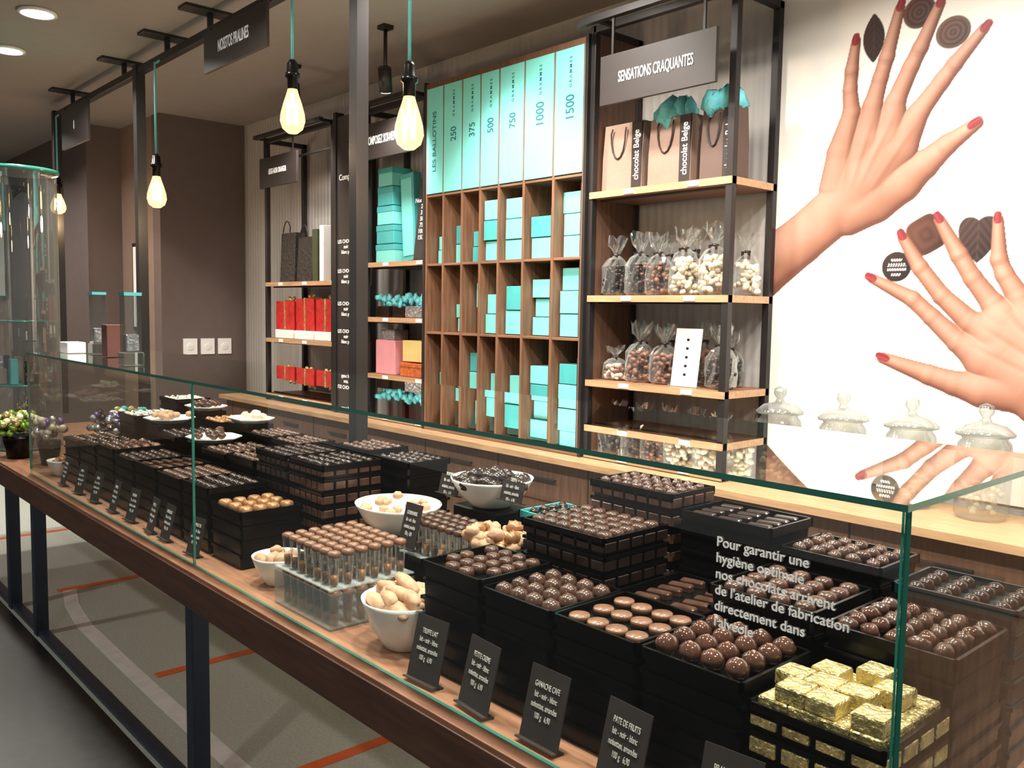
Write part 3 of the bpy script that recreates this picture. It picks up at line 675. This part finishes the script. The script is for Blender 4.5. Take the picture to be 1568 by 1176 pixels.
PR=['PRALINE NOIR','PATE DE FRUITS','GANACHE CAFE','PETITE CREME','TRUFFE LAIT','ORANGETTES','CARAMEL SALE','NOISETTE','MASSEPAIN','GIANDUJA','MANON','AMANDE']
def tag(x,y,z,w,h,t,ry=0):
    b=MB(); M=Matrix.Translation((x,y,z))@Matrix.Rotation(ry,4,'Z')@Matrix.Rotation(rad(-14),4,'X'); b.M=M
    b.box(-w/2,w/2,0,.003,0,h,SIGN); b.box(-w/2,w/2,-.012,.02,0,.003,SIGN)
    o=b.obj('chocolate_price_tag')
    tt=text(t+'\nlait - noir - blanc\nnoisettes, amandes\n100 g   6,90',(0,0,0),.015,TXTG,o,sp=1.25,sx=.7)
    tt.rotation_euler=(0,0,0); tt.scale=(1,1,1)
    tt.matrix_local=M@Matrix.Translation((0,-.0015,h*.56))@Matrix.Rotation(rad(90),4,'X')@Matrix.Diagonal((w/.17,1,1,1))
k=0
for x in (-.72,-.93,-1.12,-1.31,-1.48): tag(x,1.085,.7555,.10,.138,PR[k%12],rad(random.uniform(-6,6))); k+=1
for x in (-2.74,-2.98,-3.12,-3.32,-3.52,-3.74,-3.95,-4.18): tag(x,1.095,.7555,.08,.12,PR[k%12],rad(random.uniform(-6,6))); k+=1
tag(-1.94,1.365,.90,.075,.125,'GOURMANDISE'); tag(-2.06,1.60,1.0,.09,.06,'MENDIANT'); tag(-1.80,1.62,1.02,.09,.06,'TRUFFE')

# ------------------------------------------------------------------ items on glass top / left end
def acryl(x,y,z,w,h):
    b=MB(); b.cb((x,y,z),w*1.25,w*1.25,.05,JARG,.003); b.box(x-w/2,x+w/2,y-w/2,y+w/2,z+.05,z+h,JARG); b.box(x-w/2-.003,x+w/2+.003,y-w/2-.003,y+w/2+.003,z+h,z+h+.012,TEALD)
    b.cb((x,y,z+.052),w*.8,w*.8,h*.25,SILV,.003); b.obj('clear_straw_dispenser')
acryl(-4.25,1.28,1.3265,.055,.27); acryl(-3.40,1.14,1.3265,.058,.26)
gbox('white_counter_box',-4.42,1.22,1.3265,.12,.08,.05,PAPERW); gbox('brown_counter_box',-4.0,1.27,1.3265,.07,.08,.14,mat('brown_card',(80,40,32),.5))
TX,TY=-5.47,1.25
b=MB(); dz=.13
b.lathe(TX,TY,[(.20,2.135+dz),(.205,2.14+dz),(.205,2.15+dz),(.20,2.155+dz),(.0005,2.156+dz)],EDGE,40); b.lathe(TX,TY,[(.0005,2.134+dz),(.20,2.1345+dz)],GLASS,40,caps=False)
b.lathe(TX,TY,[(.19,.76),(.19,2.13+dz)],JARG,40,caps=False)
for z in (.7515,1.1,1.45): b.lathe(TX,TY,[(.0005,z),(.185,z),(.185,z+.008),(.0005,z+.008)],EDGE,32,caps=False)
for z in (.76,1.11):
    for k in range(10):
        a=k*.628; b.cb((TX+.12*math.cos(a),TY+.12*math.sin(a),z),.05,.04,.08+.08*random.random(),random.choice([SILV,KRAFT,TEALD,CHD]),.004)
b.obj('round_glass_display_tower')
def sweets(x,y,r,mats,n=60):
    b=MB(); b.lathe(x,y,[(r*.55,.7515),(r*.75,.85),(r*.75,.87),(r*.65,.87),(.0005,.86)],BLACKP,24)
    for k in range(n):
        a=random.random()*6.28;q=math.sqrt(random.random())*r; b.blob((x+q*math.cos(a),y+q*math.sin(a),.885+random.random()*.1),.019,.019,.017,random.choice(mats),0,8,6,.15)
    b.obj('pot_of_foil_wrapped_sweets')
sweets(-5.08,1.13,.10,[GREENF,GREENF,GOLD,CREAM],80); sweets(-4.80,1.5,.10,[PURP,SILV,SILV,CHD]); sweets(-4.78,1.20,.07,[SILV,PURP,CREAM],30); sweets(-4.95,1.65,.10,[SILV,PAPERW,TEALD,GOLD])

def jar(x,y,z):
    b=MB()
    b.lathe(x,y,[(.001,z+.004),(.07,z+.001),(.082,z+.015),(.085,z+.2),(.08,z+.245),(.068,z+.26),(.07,z+.27)],JARG,28,caps=False)
    b.lathe(x,y,[(.088,z+.272),(.09,z+.28),(.062,z+.305),(.02,z+.315),(.012,z+.33),(.024,z+.348),(.022,z+.368),(.001,z+.378)],JARG,28)
    for k in range(50):
        a=random.random()*6.28;q=math.sqrt(random.random())*.065; b.blob((x+q*math.cos(a),y+q*math.sin(a),z+.017+random.random()*.1),.011,.011,.01,CREAM,0,7,5)
    b.obj('glass_candy_jar')
for x in (-1.83,-1.57,-1.32,-1.08,-.84): jar(x,3.05,.901)

# ------------------------------------------------------------------ world + camera
w=bpy.data.worlds.new('world'); SC.world=w; w.use_nodes=True
w.node_tree.nodes['Background'].inputs[0].default_value=(1,.97,.94,1); w.node_tree.nodes['Background'].inputs[1].default_value=.21
SC.view_settings.view_transform='Standard'
yaw=rad(42);p=rad(4.7);r=rad(.92)
Fh=Vector((-math.cos(yaw),math.sin(yaw),0));R0=Vector((math.sin(yaw),math.cos(yaw),0))
F=Fh*math.cos(p)+Vector((0,0,-math.sin(p)));U0=R0.cross(F)
R=R0*math.cos(r)+U0*math.sin(r);U=-R0*math.sin(r)+U0*math.cos(r)
cam=bpy.data.cameras.new('camera'); co=bpy.data.objects.new('camera',cam); COL.objects.link(co)
cam.sensor_fit='HORIZONTAL'; cam.sensor_width=36; cam.lens=1900/2212*36; cam.clip_start=.05
M=Matrix((R,U,-F)).transposed().to_4x4(); M.translation=Vector((0,0,1.55)); co.matrix_world=M
SC.camera=co
